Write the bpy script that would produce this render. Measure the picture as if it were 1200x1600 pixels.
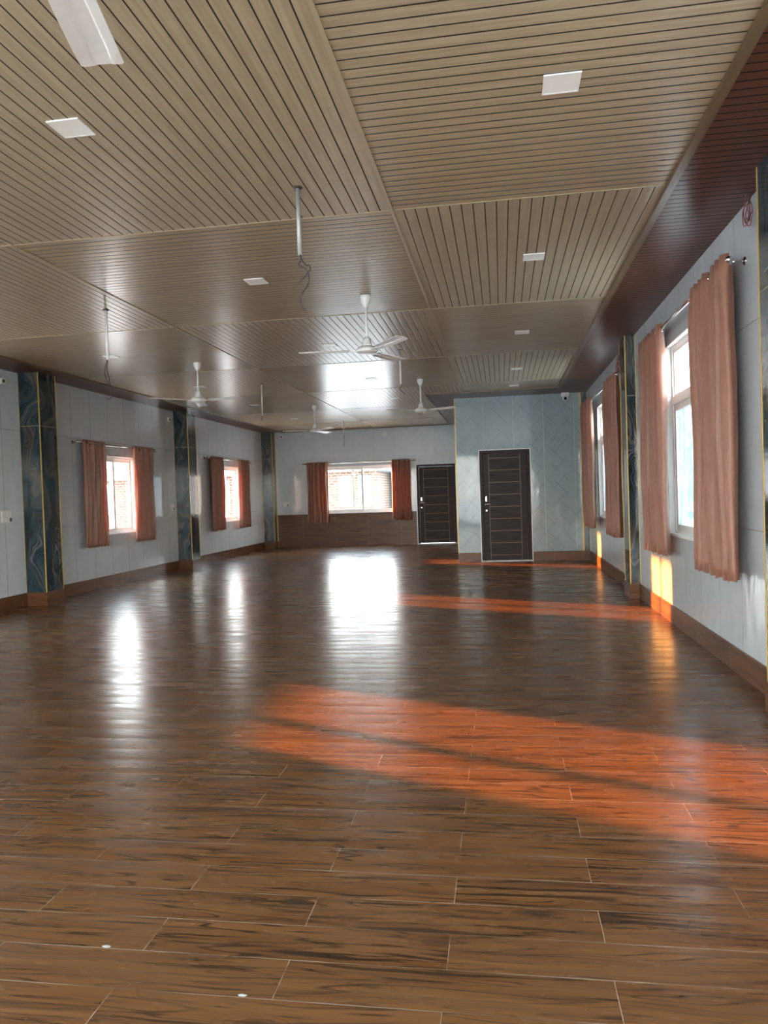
import bpy, bmesh, math, random
from mathutils import Vector, Matrix
random.seed(7)
for o in list(bpy.data.objects): bpy.data.objects.remove(o)
C = bpy.context.scene.collection
PI = math.pi

# ------------------------------------------------------------------ camera
def make_camera():
    F, YAW, PITCH, ROLL, HC = 1177.0, 0.155286, -0.0218075, -0.0331699, 1.28
    cy, sy, cp, sp, cr, sr = math.cos(YAW), math.sin(YAW), math.cos(PITCH), math.sin(PITCH), math.cos(ROLL), math.sin(ROLL)
    f = Vector((-sy*cp, cy*cp, sp)); r = Vector((cy, sy, 0)); u = r.cross(f)
    r2 = cr*r + sr*u; u2 = -sr*r + cr*u
    cam = bpy.data.cameras.new('camera'); cam.sensor_fit = 'VERTICAL'; cam.sensor_height = 36
    cam.lens = F/1600*36; cam.clip_start = .05; cam.clip_end = 500
    o = bpy.data.objects.new('camera', cam); C.objects.link(o)
    M = Matrix.Identity(4)
    for i in range(3): M[i][0], M[i][1], M[i][2] = r2[i], u2[i], -f[i]
    M[2][3] = HC; o.matrix_world = M
    bpy.context.scene.camera = o
make_camera()

# ------------------------------------------------------------------ light and exposure
vs = bpy.context.scene.view_settings
vs.view_transform = 'Standard'; vs.look = 'None'; vs.gamma = 1; vs.use_curve_mapping = False
vs.exposure = 2.48
SKY = 3.6
SUN = 8.5
W = bpy.data.worlds.new('world'); bpy.context.scene.world = W; W.use_nodes = True
wn = W.node_tree.nodes; wl = W.node_tree.links
bgn = wn['Background']; tc = wn.new('ShaderNodeTexCoord'); sx = wn.new('ShaderNodeSeparateXYZ'); cr_ = wn.new('ShaderNodeValToRGB')
wl.new(tc.outputs['Generated'], sx.inputs[0]); wl.new(sx.outputs[2], cr_.inputs[0]); wl.new(cr_.outputs[0], bgn.inputs[0])
e = cr_.color_ramp.elements
e[0].position = 0.0; e[0].color = (1.0, .97, .90, 1); e[1].position = .6; e[1].color = (.62, .80, 1.0, 1)
bgn.inputs[1].default_value = SKY
sl = bpy.data.lights.new('sun', 'SUN'); sl.energy = SUN; sl.color = (1.0, .35, .065); sl.angle = math.radians(.9)
so = bpy.data.objects.new('sun', sl); C.objects.link(so); so.location = (-20, 20, 8)
so.rotation_euler = Vector((1, -.455, -.1857)).to_track_quat('-Z', 'Y').to_euler()

# ------------------------------------------------------------------ node helpers
class NT:
    def __init__(s, name):
        s.m = bpy.data.materials.new(name); s.m.use_nodes = True; s.t = s.m.node_tree
        s.b = s.t.nodes['Principled BSDF']; s.out = s.t.nodes['Material Output']
    def n(s, typ, ins=None, **props):
        x = s.t.nodes.new('ShaderNode'+typ)
        for k, v in props.items(): setattr(x, k, v)
        for k, v in (ins or {}).items(): s.set(x.inputs[k], v)
        return x
    def set(s, sock, v):
        if isinstance(v, bpy.types.NodeSocket): s.t.links.new(v, sock)
        else: sock.default_value = v
    def math(s, op, a, b=0.0, c=0.0):
        x = s.n('Math', {0: a, 1: b, 2: c}, operation=op); return x.outputs[0]
    def pos(s):
        g = s.n('NewGeometry'); x = s.n('SeparateXYZ', {0: g.outputs['Position']}); return g.outputs['Position'], x.outputs
    def comb(s, x=0.0, y=0.0, z=0.0): return s.n('CombineXYZ', {0: x, 1: y, 2: z}).outputs[0]
    def mix(s, f, a, b):
        x = s.n('Mix', data_type='RGBA'); s.set(x.inputs[0], f); s.set(x.inputs[6], a); s.set(x.inputs[7], b); return x.outputs[2]
    def ramp(s, f, stops):
        x = s.n('ValToRGB', {0: f}); el = x.color_ramp.elements
        while len(el) < len(stops): el.new(.5)
        for q, (p, c) in zip(el, stops): q.position = p; q.color = (*c, 1) if len(c) == 3 else c
        return x.outputs[0]
    def noise(s, vec, scale=5, detail=3, rough=.5, dist=0.0, w=None):
        ins = {'Vector': vec, 'Scale': scale, 'Detail': detail, 'Roughness': rough, 'Distortion': dist}
        if w is not None: x = s.n('TexNoise', noise_dimensions='4D'); ins['W'] = w
        else: x = s.n('TexNoise')
        for k, v in ins.items(): s.set(x.inputs[k], v)
        return x.outputs[0]
    def smooth(s, v, lo, hi, a=0.0, b=1.0):
        x = s.n('MapRange', {0: v, 1: lo, 2: hi, 3: a, 4: b}, interpolation_type='SMOOTHSTEP'); return x.outputs[0]
    def line(s, coord, anchor, pitch, half, soft=.0015):     # 1 on the lines, 0 between
        d = s.math('PINGPONG', s.math('SUBTRACT', coord, anchor), pitch/2)
        return s.smooth(d, half, half+soft, 1.0, 0.0)
    def set_b(s, **k):
        for a, v in k.items(): s.set(s.b.inputs[a.replace('_', ' ')], v)
    def bump(s, h, strength=.2, dist=.01):
        x = s.n('Bump', {'Strength': strength, 'Distance': dist, 'Height': h}); s.set(s.b.inputs['Normal'], x.outputs[0]); return x

def plain(name, col, rough=.5, metal=0.0, spec=.5, var=.06, scale=30):
    t = NT(name); p, _ = t.pos(); n = t.noise(p, scale, 3)
    a = tuple(max(0, c*(1-var)) for c in col)+(1,); b = tuple(min(1, c*(1+var)) for c in col)+(1,)
    t.set_b(Base_Color=t.mix(n, a, b), Roughness=rough, Metallic=metal)
    t.b.inputs['Specular IOR Level'].default_value = spec
    return t.m

def vec_scale(t, xyz, sx_, sy_, sz_):
    return t.comb(t.math('MULTIPLY', xyz[0], sx_), t.math('MULTIPLY', xyz[1], sy_), t.math('MULTIPLY', xyz[2], sz_))

# --- floor planks (run along X), .87 x .1655
def floor_mat():
    t = NT('floor_planks'); p, x = t.pos()
    v = t.comb(t.math('ADD', x[0], .618), t.math('SUBTRACT', x[1], 1.993-.1655*40), 0.0)
    v2 = t.comb(t.math('ADD', x[0], .618+.87*40), t.math('SUBTRACT', x[1], 1.993-.1655*40), 0.0)
    br = t.n('TexBrick', {'Vector': v2, 'Color1': (0, 0, 0, 1), 'Color2': (1, 1, 1, 1), 'Mortar': (.5, .5, .5, 1), 'Scale': 1.0, 'Mortar Size': .0011,
             'Mortar Smooth': .2, 'Brick Width': .87, 'Row Height': .1655}, offset=.5, offset_frequency=2)
    rnd = t.math('MULTIPLY', br.outputs['Color'], 37.0)
    # long wandering grain
    warp = t.noise(vec_scale(t, x, 1.3, 5.0, 0), 1.0, 2, .5, 0, rnd)
    wy = t.math('ADD', t.math('MULTIPLY', x[1], 1.0), t.math('MULTIPLY', warp, .085))
    g1 = t.noise(t.comb(t.math('MULTIPLY', x[0], .9), t.math('MULTIPLY', wy, 30), 0.0), 1.0, 5, .62, 0, rnd)
    g2 = t.noise(t.comb(t.math('MULTIPLY', x[0], 2.2), t.math('MULTIPLY', wy, 62), 3.0), 1.0, 4, .6, 0, rnd)
    fine = t.noise(t.comb(t.math('MULTIPLY', x[0], 12), t.math('MULTIPLY', wy, 260), 0.0), 1.0, 3, .6, 0, rnd)
    tone = t.noise(vec_scale(t, x, 2.2, 6, 0), 1.0, 3, .5, .6, rnd)
    base = t.ramp(g1, [(.25, (.045, .017, .006)), (.42, (.130, .052, .017)), (.58, (.185, .080, .026)), (.8, (.240, .108, .037))])
    base = t.mix(t.smooth(tone, .3, .75, 0, .5), base, (.20, .095, .032, 1))
    base = t.mix(t.math('MULTIPLY', fine, .45), base, (.07, .03, .014, 1))
    streak = t.smooth(g2, .535, .60, 0.0, .93)
    sm = t.smooth(t.noise(vec_scale(t, x, 1.6, 7, 0), 1.0, 2, .5, 0, t.math('ADD', rnd, 9.0)), .40, .56, .15, 1.0)
    cn = t.noise(t.comb(t.math('MULTIPLY', x[0], .8), t.math('MULTIPLY', wy, 13), 7.0), 1.0, 2, .5, .25, rnd)
    cont = t.smooth(t.math('PINGPONG', t.math('MULTIPLY', cn, 11.0), .5), .0, .14, 1.0, 0.0)
    cm = t.smooth(t.noise(vec_scale(t, x, 2.4, 14, 0), 1.0, 3, .6, 0, t.math('ADD', rnd, 3.0)), .38, .54, .22, .92)
    streak = t.math('MAXIMUM', t.math('MULTIPLY', streak, sm), t.math('MULTIPLY', cont, cm))
    base = t.mix(streak, base, (.020, .011, .007, 1))
    # knots
    kw = t.noise(vec_scale(t, x, 6, 14, 0), 1.0, 3, .6, 0, rnd)
    kv = t.comb(t.math('ADD', t.math('MULTIPLY', x[0], 2.3), t.math('MULTIPLY', kw, .30)), t.math('ADD', t.math('MULTIPLY', x[1], 6.4), t.math('MULTIPLY', kw, .35)), 0.0)
    vo = t.n('TexVoronoi', {'Vector': kv, 'Scale': 1.0, 'Randomness': .9}, feature='F1')
    kd = vo.outputs['Distance']
    ksel = t.smooth(t.n('SeparateColor', {0: vo.outputs['Color']}).outputs[0], .28, .32, 0, 1)
    knot = t.math('MULTIPLY', t.smooth(kd, .05, .19, 1.0, 0.0), ksel)
    ring = t.math('MULTIPLY', t.math('MULTIPLY', t.smooth(t.math('PINGPONG', kd, .035), .0, .016, 1.0, 0.0), t.smooth(kd, .1, .42, .6, 0.0)), ksel)
    base = t.mix(t.math('MULTIPLY', knot, .9), base, (.018, .011, .008, 1))
    base = t.mix(ring, base, (.04, .02, .012, 1))
    base = t.mix(t.smooth(br.outputs['Color'], 0, 1, 0, .22), base, (.13, .064, .03, 1))
    # joints: crisp where two plank ends meet, uneven along the rows
    jn = t.smooth(t.noise(vec_scale(t, x, 2.1, 9, 0), 1.0, 2), .36, .60, .18, .9)
    base = t.mix(t.math('MULTIPLY', br.outputs['Fac'], jn), base, (.42, .35, .27, 1))
    rough = t.smooth(t.noise(vec_scale(t, x, 1.5, 10, 0), 1.0, 4), .3, .7, .20, .32)
    t.set_b(Base_Color=base, Roughness=rough)
    t.b.inputs['Specular IOR Level'].default_value = .5
    # each row is very slightly crowned and cupped
    rowd = t.math('PINGPONG', t.math('SUBTRACT', x[1], 1.993), .1655/2)
    h = t.math('ADD', t.math('MULTIPLY', t.math('SINE', t.math('MULTIPLY', rowd, 19.0)), .0012), t.math('MULTIPLY', t.noise(vec_scale(t, x, 1.1, 9, 0), 1.0, 2), .0022))
    h = t.math('ADD', h, t.math('MULTIPLY', g1, .0004))
    b = t.n('Bump', {'Strength': .55, 'Distance': 1.0, 'Height': h}); t.set(t.b.inputs['Normal'], b.outputs[0])
    return t.m

def wood_tile_mat(name, dark=(.045, .018, .008), mid=(.125, .052, .022), hi=(.19, .085, .036), rough=.33, axis=0, rows=0.0):
    """wood look tile; axis = the direction the grain runs (0 X, 1 Y)"""
    t = NT(name); p, x = t.pos()
    a = t.math('ADD', x[0], x[1])                    # a run along either wall direction
    wv = t.noise(t.comb(t.math('MULTIPLY', a, 1.6), t.math('MULTIPLY', x[2], 4), 0.0), 1.0, 2)
    zz = t.math('ADD', t.math('MULTIPLY', x[2], 26), t.math('MULTIPLY', wv, 4.0))
    g = t.noise(t.comb(t.math('MULTIPLY', a, 1.7), zz, 0.0), 1.0, 5, .62)
    col = t.ramp(g, [(.28, dark), (.5, mid), (.72, hi)])
    g2 = t.noise(t.comb(t.math('MULTIPLY', a, 3), t.math('MULTIPLY', zz, 2.4), 5.0), 1.0, 3)
    col = t.mix(t.smooth(g2, .62, .7, 0, .75), col, tuple(c*.35 for c in dark)+(1,))
    jl = t.line(a, .1, .87, .002)
    if rows:
        jl = t.math('MAXIMUM', jl, t.math('MULTIPLY', t.line(x[2], rows, rows, .0015), .5))
    col = t.mix(t.math('MULTIPLY', jl, .55), col, (.33, .25, .18, 1))
    t.set_b(Base_Color=col, Roughness=rough)
    t.b.inputs['Specular IOR Level'].default_value = .25
    return t.m

def ceiling_mat(name, axis, anchor, col_a, col_b, groove, rough, pitch=.0702, half=.0040, spec=.4, bs=.5):
    """PVC strips; axis = coordinate ACROSS the strips"""
    t = NT(name); p, x = t.pos()
    c = x[axis]; al = x[1-axis]
    idx = t.math('FLOOR', t.math('DIVIDE', t.math('SUBTRACT', c, anchor), pitch))
    wn_ = t.n('TexWhiteNoise', {'W': idx}, noise_dimensions='1D').outputs[0]
    g = t.noise(t.comb(t.math('MULTIPLY', al, 2.0), t.math('MULTIPLY', c, 60), t.math('MULTIPLY', wn_, 30)), 1.0, 4, .6)
    blot = t.noise(t.comb(t.math('MULTIPLY', al, 5.0), t.math('MULTIPLY', c, 14), t.math('MULTIPLY', wn_, 9)), 1.0, 3, .6)
    col = t.mix(t.smooth(g, .3, .7), col_a+(1,), col_b+(1,))
    col = t.mix(t.smooth(blot, .35, .75, 0, .3), col, tuple(v*.8 for v in col_a)+(1,))
    col = t.mix(t.math('MULTIPLY', wn_, .12), col, tuple(v*.75 for v in col_a)+(1,))
    ln = t.line(c, anchor, pitch, half, .0012)
    col = t.mix(ln, col, groove+(1,))
    t.set_b(Base_Color=col, Roughness=t.math('ADD', rough, t.math('MULTIPLY', ln, .4)))
    t.b.inputs['Specular IOR Level'].default_value = spec
    d = t.math('PINGPONG', t.math('SUBTRACT', c, anchor), pitch/2)
    h = t.math('ADD', t.smooth(d, 0.0, .006, 0.0, .0022), t.math('MULTIPLY', t.math('SINE', t.math('MULTIPLY', d, 44.0)), .0006))
    b = t.n('Bump', {'Strength': bs, 'Distance': 1.0, 'Height': h}); t.set(t.b.inputs['Normal'], b.outputs[0])
    return t.m

def wall_mat(name, axis, anchor, pitch, line_col, zoff=0, base=(.57, .62, .645)):
    t = NT(name); p, x = t.pos(); c = x[axis]; z = x[2]
    v = t.line(c, anchor, pitch, .0024)
    idx = t.math('FLOOR', t.math('DIVIDE', t.math('SUBTRACT', c, anchor), pitch))
    r = t.n('TexWhiteNoise', {'W': t.math('ADD', idx, zoff+.3)}, noise_dimensions='1D').outputs[0]
    # a horizontal joint at 2.27 m on every tile, a second near 1 m on about half of them
    hh = t.smooth(t.math('ABSOLUTE', t.math('SUBTRACT', z, 2.27)), .002, .0035, 1, 0)
    h2 = t.math('MULTIPLY', t.smooth(t.math('ABSOLUTE', t.math('SUBTRACT', z, .985)), .002, .0035, 1, 0), t.math('GREATER_THAN', r, .5))
    ln = t.math('MAXIMUM', v, t.math('MAXIMUM', hh, h2))
    n = t.noise(p, 6, 5, .65, .8)
    n2 = t.noise(t.comb(t.math('MULTIPLY', c, 9), t.math('MULTIPLY', z, 22), t.math('MULTIPLY', r, 20)), 1.0, 5, .7, 1.5)
    col = t.mix(t.smooth(n, .35, .7, 0, .55), base+(1,), tuple(v_*.87 for v_ in base)+(1,))
    col = t.mix(t.smooth(n2, .66, .72, 0, .28), col, tuple(v_*.62 for v_ in base)+(1,))
    col = t.mix(t.math('MULTIPLY', r, .09), col, (.36, .40, .43, 1))
    col = t.mix(t.math('MULTIPLY', ln, .8), col, line_col+(1,))
    t.set_b(Base_Color=col, Roughness=.055)
    t.b.inputs['Specular IOR Level'].default_value = .35
    h = t.math('ADD', t.math('MULTIPLY', t.noise(t.comb(t.math('MULTIPLY', c, 3.5), t.math('MULTIPLY', z, 1.6), r), 1.0, 2), .006), t.math('MULTIPLY', ln, -.002))
    h = t.math('ADD', h, t.math('MULTIPLY', t.noise(p, 14, 2), .0006))
    b = t.n('Bump', {'Strength': .75, 'Distance': 1.0, 'Height': h}); t.set(t.b.inputs['Normal'], b.outputs[0])
    return t.m

def partition_mat():
    t = NT('partition_panel'); p, x = t.pos(); u, z = x[0], x[2]
    base = (.33, .40, .415)
    n = t.noise(p, 5, 4)
    col = t.mix(t.smooth(n, .3, .7, 0, .6), base+(1,), (.285, .35, .37, 1))
    # pairs of slanting strokes that break off in a repeating herringbone
    s = t.math('ADD', u, z); d = t.math('SUBTRACT', u, t.math('MULTIPLY', z, .86))
    def stroke(a, b, pitch, off, seg, duty, half=.0032):
        ln = t.line(a, off, pitch, half, .003)
        sg = t.math('FRACT', t.math('ADD', t.math('DIVIDE', b, seg), t.math('MULTIPLY', t.math('FLOOR', t.math('ADD', t.math('DIVIDE', t.math('SUBTRACT', a, off), pitch), .5)), .37)))
        return t.math('MULTIPLY', ln, t.math('LESS_THAN', sg, duty))
    l = t.math('MAXIMUM', stroke(s, d, .265, .02, .94, .62), stroke(d, s, .265, .09, .94, .55))
    l = t.math('MAXIMUM', l, t.math('MULTIPLY', stroke(d, s, .53, .13, 1.1, .3), .8))
    l = t.math('MAXIMUM', l, t.math('MULTIPLY', stroke(s, d, .53, .2, 1.1, .25), .8))
    col = t.mix(t.math('MULTIPLY', l, .55), col, (.10, .13, .15, 1))
    v = t.line(u, -.296, .541, .0035)
    col = t.mix(t.math('MULTIPLY', v, .75), col, (.62, .60, .42, 1))
    hz = t.math('MULTIPLY', t.smooth(t.math('ABSOLUTE', t.math('SUBTRACT', z, 2.28)), .002, .0035, 1, 0), t.math('LESS_THAN', u, -.296))
    col = t.mix(t.math('MULTIPLY', hz, .7), col, (.20, .24, .26, 1))
    t.set_b(Base_Color=col, Roughness=.06)
    t.b.inputs['Specular IOR Level'].default_value = .3
    h = t.math('MULTIPLY', t.noise(t.comb(t.math('MULTIPLY', u, 2.5), t.math('MULTIPLY', z, 1.3), 0.0), 1.0, 2), .008)
    b = t.n('Bump', {'Strength': .5, 'Distance': 1.0, 'Height': h}); t.set(t.b.inputs['Normal'], b.outputs[0])
    return t.m

def marble_mat():
    t = NT('dark_marble'); p, x = t.pos()
    a = t.math('ADD', x[0], t.math('MULTIPLY', x[1], 1.0))
    w1 = t.noise(t.comb(t.math('MULTIPLY', a, 2.2), t.math('MULTIPLY', x[2], 1.25), 0.0), 1.0, 2, .5, .3)
    w2 = t.noise(t.comb(t.math('MULTIPLY', a, 7), t.math('MULTIPLY', x[2], 5), 4.0), 1.0, 3, .6)
    f = t.math('ADD', t.math('MULTIPLY', a, 4.5), t.math('ADD', t.math('MULTIPLY', w1, 4.2), t.math('MULTIPLY', w2, .32)))
    band = t.noise(t.comb(f, t.math('MULTIPLY', x[2], .35), 0.0), 1.3, 2, .5)
    fine = t.noise(t.comb(t.math('MULTIPLY', f, 6), t.math('MULTIPLY', x[2], .5), 2.0), 1.6, 3, .65)
    col = t.ramp(band, [(.34, (.006, .022, .027)), (.44, (.012, .042, .060)), (.5, (.045, .053, .053)), (.57, (.125, .105, .085)), (.64, (.017, .055, .082))])
    col = t.mix(t.smooth(fine, .46, .56, 0, .75), col, (.004, .007, .009, 1))
    col = t.mix(t.smooth(fine, .60, .64, 0, .6), col, (.17, .18, .19, 1))
    jz = t.smooth(t.math('ABSOLUTE', t.math('SUBTRACT', x[2], 2.33)), .002, .004, 1, 0)
    col = t.mix(t.math('MULTIPLY', jz, .7), col, (.5, .42, .25, 1))
    t.set_b(Base_Color=col, Roughness=.07)
    return t.m

def curtain_mat():
    t = NT('curtain_satin'); p, x = t.pos()
    n = t.noise(vec_scale(t, x, 40, 40, 9), 1.0, 4, .7)
    n2 = t.noise(p, 260, 2)
    col = t.mix(t.smooth(n, .35, .7), (.27, .115, .072, 1), (.33, .152, .097, 1))
    hem = t.smooth(t.math('ABSOLUTE', t.math('SUBTRACT', x[2], .745)), .002, .004, .5, 0)
    col = t.mix(hem, col, (.25, .11, .08, 1))
    t.set_b(Base_Color=col, Roughness=.42)
    t.b.inputs['Sheen Weight'].default_value = .3
    t.bump(t.math('ADD', n2, n), .25, .003)
    tr = t.n('BsdfTranslucent', {'Color': (.80, .26, .13, 1)})
    ms = t.n('MixShader', {0: .13, 1: t.b.outputs[0], 2: tr.outputs[0]})
    t.t.links.new(ms.outputs[0], t.out.inputs[0])
    return t.m

def glass_mat(name, tint=(.95, .98, .98), frosted=0):
    t = NT(name); t.t.nodes.remove(t.b); p, x = t.pos()
    tr = t.n('BsdfTransparent', {'Color': tint+(1,)}); gl = t.n('BsdfGlossy', {'Roughness': .03})
    bf = t.n('NewGeometry').outputs['Backfacing']; ior = t.math('ADD', 1.45, t.math('MULTIPLY', bf, 1/1.45-1.45)); fr = t.n('Fresnel', {'IOR': ior})
    clear = t.n('MixShader', {0: fr.outputs[0], 1: tr.outputs[0], 2: gl.outputs[0]})
    if frosted:
        n = t.noise(vec_scale(t, x, 60, 60, 7), 1.0, 4, .7, .8)
        n2 = t.noise(vec_scale(t, x, 26, 26, 2.4), 1.0, 3, .6)
        tl = t.n('BsdfTranslucent', {'Color': (.060, .098, .108, 1)})
        df = t.n('BsdfDiffuse', {'Color': (.30, .36, .38, 1)})
        md = t.n('MixShader', {0: .22, 1: tl.outputs[0], 2: df.outputs[0]})
        fac = t.math('MULTIPLY', t.smooth(t.math('ADD', t.math('MULTIPLY', n, .6), t.math('MULTIPLY', n2, .4)), .40, .56, .66, .99), 1.0)
        clear = t.n('MixShader', {0: fac, 1: clear.outputs[0], 2: md.outputs[0]})
    t.t.links.new(clear.outputs[0], t.out.inputs[0]); return t.m

def door_mat():
    t = NT('dark_door_wood'); p, x = t.pos()
    g = t.noise(vec_scale(t, x, 2.5, 2.5, 70), 1.0, 5, .65)
    col = t.mix(t.smooth(g, .3, .75), (.020, .014, .012, 1), (.050, .037, .032, 1))
    t.set_b(Base_Color=col, Roughness=.5); t.b.inputs['Specular IOR Level'].default_value = .18; return t.m

def brick_mat():
    t = NT('red_brick'); p, x = t.pos()
    v = t.comb(t.math('ADD', x[0], x[1]), x[2], 0.0)
    br = t.n('TexBrick', {'Vector': v, 'Color1': (.095, .042, .025, 1), 'Color2': (.13, .068, .045, 1), 'Mortar': (.19, .165, .14, 1), 'Scale': 1.0, 'Mortar Size': .02, 'Brick Width': .34, 'Row Height': .15})
    t.set_b(Base_Color=br.outputs['Color'], Roughness=.9); return t.m

M = {}
M['floor'] = floor_mat()
M['base'] = wood_tile_mat('baseboard_wood_tile')
M['wainscot'] = wood_tile_mat('wainscot_wood_tile', dark=(.04, .017, .009), mid=(.105, .048, .025), hi=(.16, .078, .04), rows=.17)
A_, B_ = (.335, .260, .163), (.425, .338, .224)
M['ceil_x'] = ceiling_mat('ceiling_strips_along_x', 1, 4.603, A_, B_, (.014, .011, .008), .26, half=.0038, spec=.38)
M['ceil_y'] = ceiling_mat('ceiling_strips_along_y', 0, -.6097, A_, B_, (.018, .014, .010), .30, half=.0030, spec=.38)
M['soffit'] = ceiling_mat('soffit_dark_strips', 1, 4.56, (.085, .028, .017), (.125, .043, .026), (.010, .006, .005), .30, spec=.22, bs=.2)
M['ceil_trim'] = plain('ceiling_trim_strip', (.38, .31, .20), .4)
M['soffit_trim'] = plain('soffit_trim_strip', (.12, .075, .035), .35)
GR = (.16, .16, .15); GOLD = (.55, .44, .22)
M['wl'] = wall_mat('wall_panel_left', 1, 10.138, .5195, GR)
M['wr'] = wall_mat('wall_panel_right', 1, 6.315, .517, (.34, .29, .19), 3)
M['wb'] = wall_mat('wall_panel_back', 0, -5.319, .525, (.50, .46, .36), 7)
M['part'] = partition_mat()
M['marble'] = marble_mat()
M['gold'] = plain('gold_strip', (.62, .42, .10), .4, .35)
M['white'] = plain('white_upvc', (.78, .77, .74), .35)
M['fan'] = plain('fan_enamel', (.74, .73, .70), .3)
M['plastic'] = plain('white_plastic', (.72, .71, .68), .4)
M['grayrod'] = plain('galvanised_pipe', (.42, .45, .44), .45, .5)
M['chrome'] = plain('chrome', (.62, .60, .58), .15, 1.0)
M['darkmetal'] = plain('dark_metal', (.12, .11, .10), .3, .8)
M['wire'] = plain('wire_insulation', (.035, .025, .028), .5)
M['redwire'] = plain('red_wire_insulation', (.28, .05, .05), .5)
M['black'] = plain('black_cloth_grille', (.012, .016, .018), .6)
M['blackgloss'] = plain('black_lens', (.01, .01, .01), .1)
M['curtain'] = curtain_mat()
M['glass'] = glass_mat('window_glass')
M['frost'] = glass_mat('rain_patterned_glass', frosted=1)
M['door'] = door_mat()
M['inlay'] = plain('door_inlay_line', (.20, .14, .10), .4)
M['pale_strip'] = plain('pale_door_strip', (.55, .54, .52), .4)
M['plaster'] = plain('dry_plaster', (.34, .33, .31), .9)
M['diffuser'] = plain('lamp_diffuser', (.80, .78, .72), .35)
M['brick'] = brick_mat()
M['render'] = plain('pale_render', (.14, .15, .15), .9, scale=2)
M['paleblue'] = plain('pale_blue_sheet', (.075, .125, .14), .6, scale=2)
M['ground'] = plain('bright_bounce_ground', (.74, .72, .66), .95, scale=.5)  # ground made extra bright to bounce daylight up to the ceiling
M['grass'] = plain('field_grass', (.12, .15, .05), .95, scale=.4)
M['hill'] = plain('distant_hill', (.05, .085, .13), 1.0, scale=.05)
M['sheet'] = plain('roof_sheet', (.16, .18, .19), .5, scale=2)
M['ext'] = plain('outer_render', (.55, .54, .50), .9)

# ------------------------------------------------------------------ mesh helpers
def obj(name, bm, mats, parent=None, smooth=False, loc=None):
    me = bpy.data.meshes.new(name); bm.to_mesh(me); bm.free()
    if not isinstance(mats, (list, tuple)): mats = [mats]
    for m in mats: me.materials.append(m)
    if smooth:
        for pl in me.polygons: pl.use_smooth = True
    o = bpy.data.objects.new(name, me); C.objects.link(o)
    if parent: o.parent = parent
    if loc: o.location = loc
    return o
def tag(o, label=None, cat=None, group=None, kind=None):
    if label: o['label'] = label
    if cat: o['category'] = cat
    if group: o['group'] = group
    if kind: o['kind'] = kind
    return o
def thing(name, label, cat, loc=(0, 0, 0), rz=0, group=None):
    o = bpy.data.objects.new(name, None); C.objects.link(o); o.empty_display_size = .1
    o.location = loc; o.rotation_euler = (0, 0, rz); return tag(o, label, cat, group)
def struct(name, bm, mats, parent=None):
    o = obj(name, bm, mats, parent)
    if not parent: o['kind'] = 'structure'
    return o
def copy_tree(o, parent=None):
    c = o.copy(); C.objects.link(c); c.parent = parent
    for ch in list(o.children): copy_tree(ch, c)
    return c
def box(bm, x0, x1, y0, y1, z0, z1, mi=0):
    v = [bm.verts.new((x, y, z)) for z in (z0, z1) for x, y in ((x0, y0), (x1, y0), (x1, y1), (x0, y1))]
    for f in ((3, 2, 1, 0), (4, 5, 6, 7), (0, 1, 5, 4), (1, 2, 6, 5), (2, 3, 7, 6), (3, 0, 4, 7)):
        bm.faces.new([v[i] for i in f]).material_index = mi
def bbox(x0, x1, y0, y1, z0, z1, bev=0.0):
    bm = bmesh.new(); box(bm, x0, x1, y0, y1, z0, z1)
    if bev: bmesh.ops.bevel(bm, geom=bm.edges[:], offset=bev, segments=2, affect='EDGES')
    return bm
def lathe(bm, prof, n=24, origin=(0, 0, 0)):
    ox, oy, oz = origin; rings = []
    for r, z in prof:
        rings.append([bm.verts.new((ox+r*math.cos(2*PI*i/n), oy+r*math.sin(2*PI*i/n), oz+z)) for i in range(n)])
    for a, b in zip(rings, rings[1:]):
        for i in range(n): bm.faces.new((a[i], a[(i+1) % n], b[(i+1) % n], b[i]))
    bm.faces.new(rings[0][::-1]); bm.faces.new(rings[-1])
    bmesh.ops.recalc_face_normals(bm, faces=bm.faces[:])
def tube(bm, pts, r, n=8):
    pts = [Vector(p) for p in pts]; rings = []
    up = Vector((0, 0, 1))
    for i, p in enumerate(pts):
        d = (pts[min(i+1, len(pts)-1)]-pts[max(i-1, 0)]).normalized()
        a = d.cross(up) if abs(d.dot(up)) < .95 else d.cross(Vector((1, 0, 0)))
        a.normalize(); b = d.cross(a)
        rings.append([bm.verts.new(p+r*(math.cos(2*PI*k/n)*a+math.sin(2*PI*k/n)*b)) for k in range(n)])
    for a, b in zip(rings, rings[1:]):
        for k in range(n): bm.faces.new((a[k], a[(k+1) % n], b[(k+1) % n], b[k]))
    bm.faces.new(rings[0][::-1]); bm.faces.new(rings[-1])
    bmesh.ops.recalc_face_normals(bm, faces=bm.faces[:])
def spline(pts, n=8):
    P = [Vector(p) for p in pts]; out = []
    P = [P[0]*2-P[1]]+P+[P[-1]*2-P[-2]]
    for i in range(1, len(P)-2):
        for k in range(n):
            t = k/n; a, b, c, d = P[i-1:i+3]
            out.append(.5*((2*b)+(c-a)*t+(2*a-5*b+4*c-d)*t*t+(3*b-a-3*c+d)*t**3))
    out.append(P[-2]); return out
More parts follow.
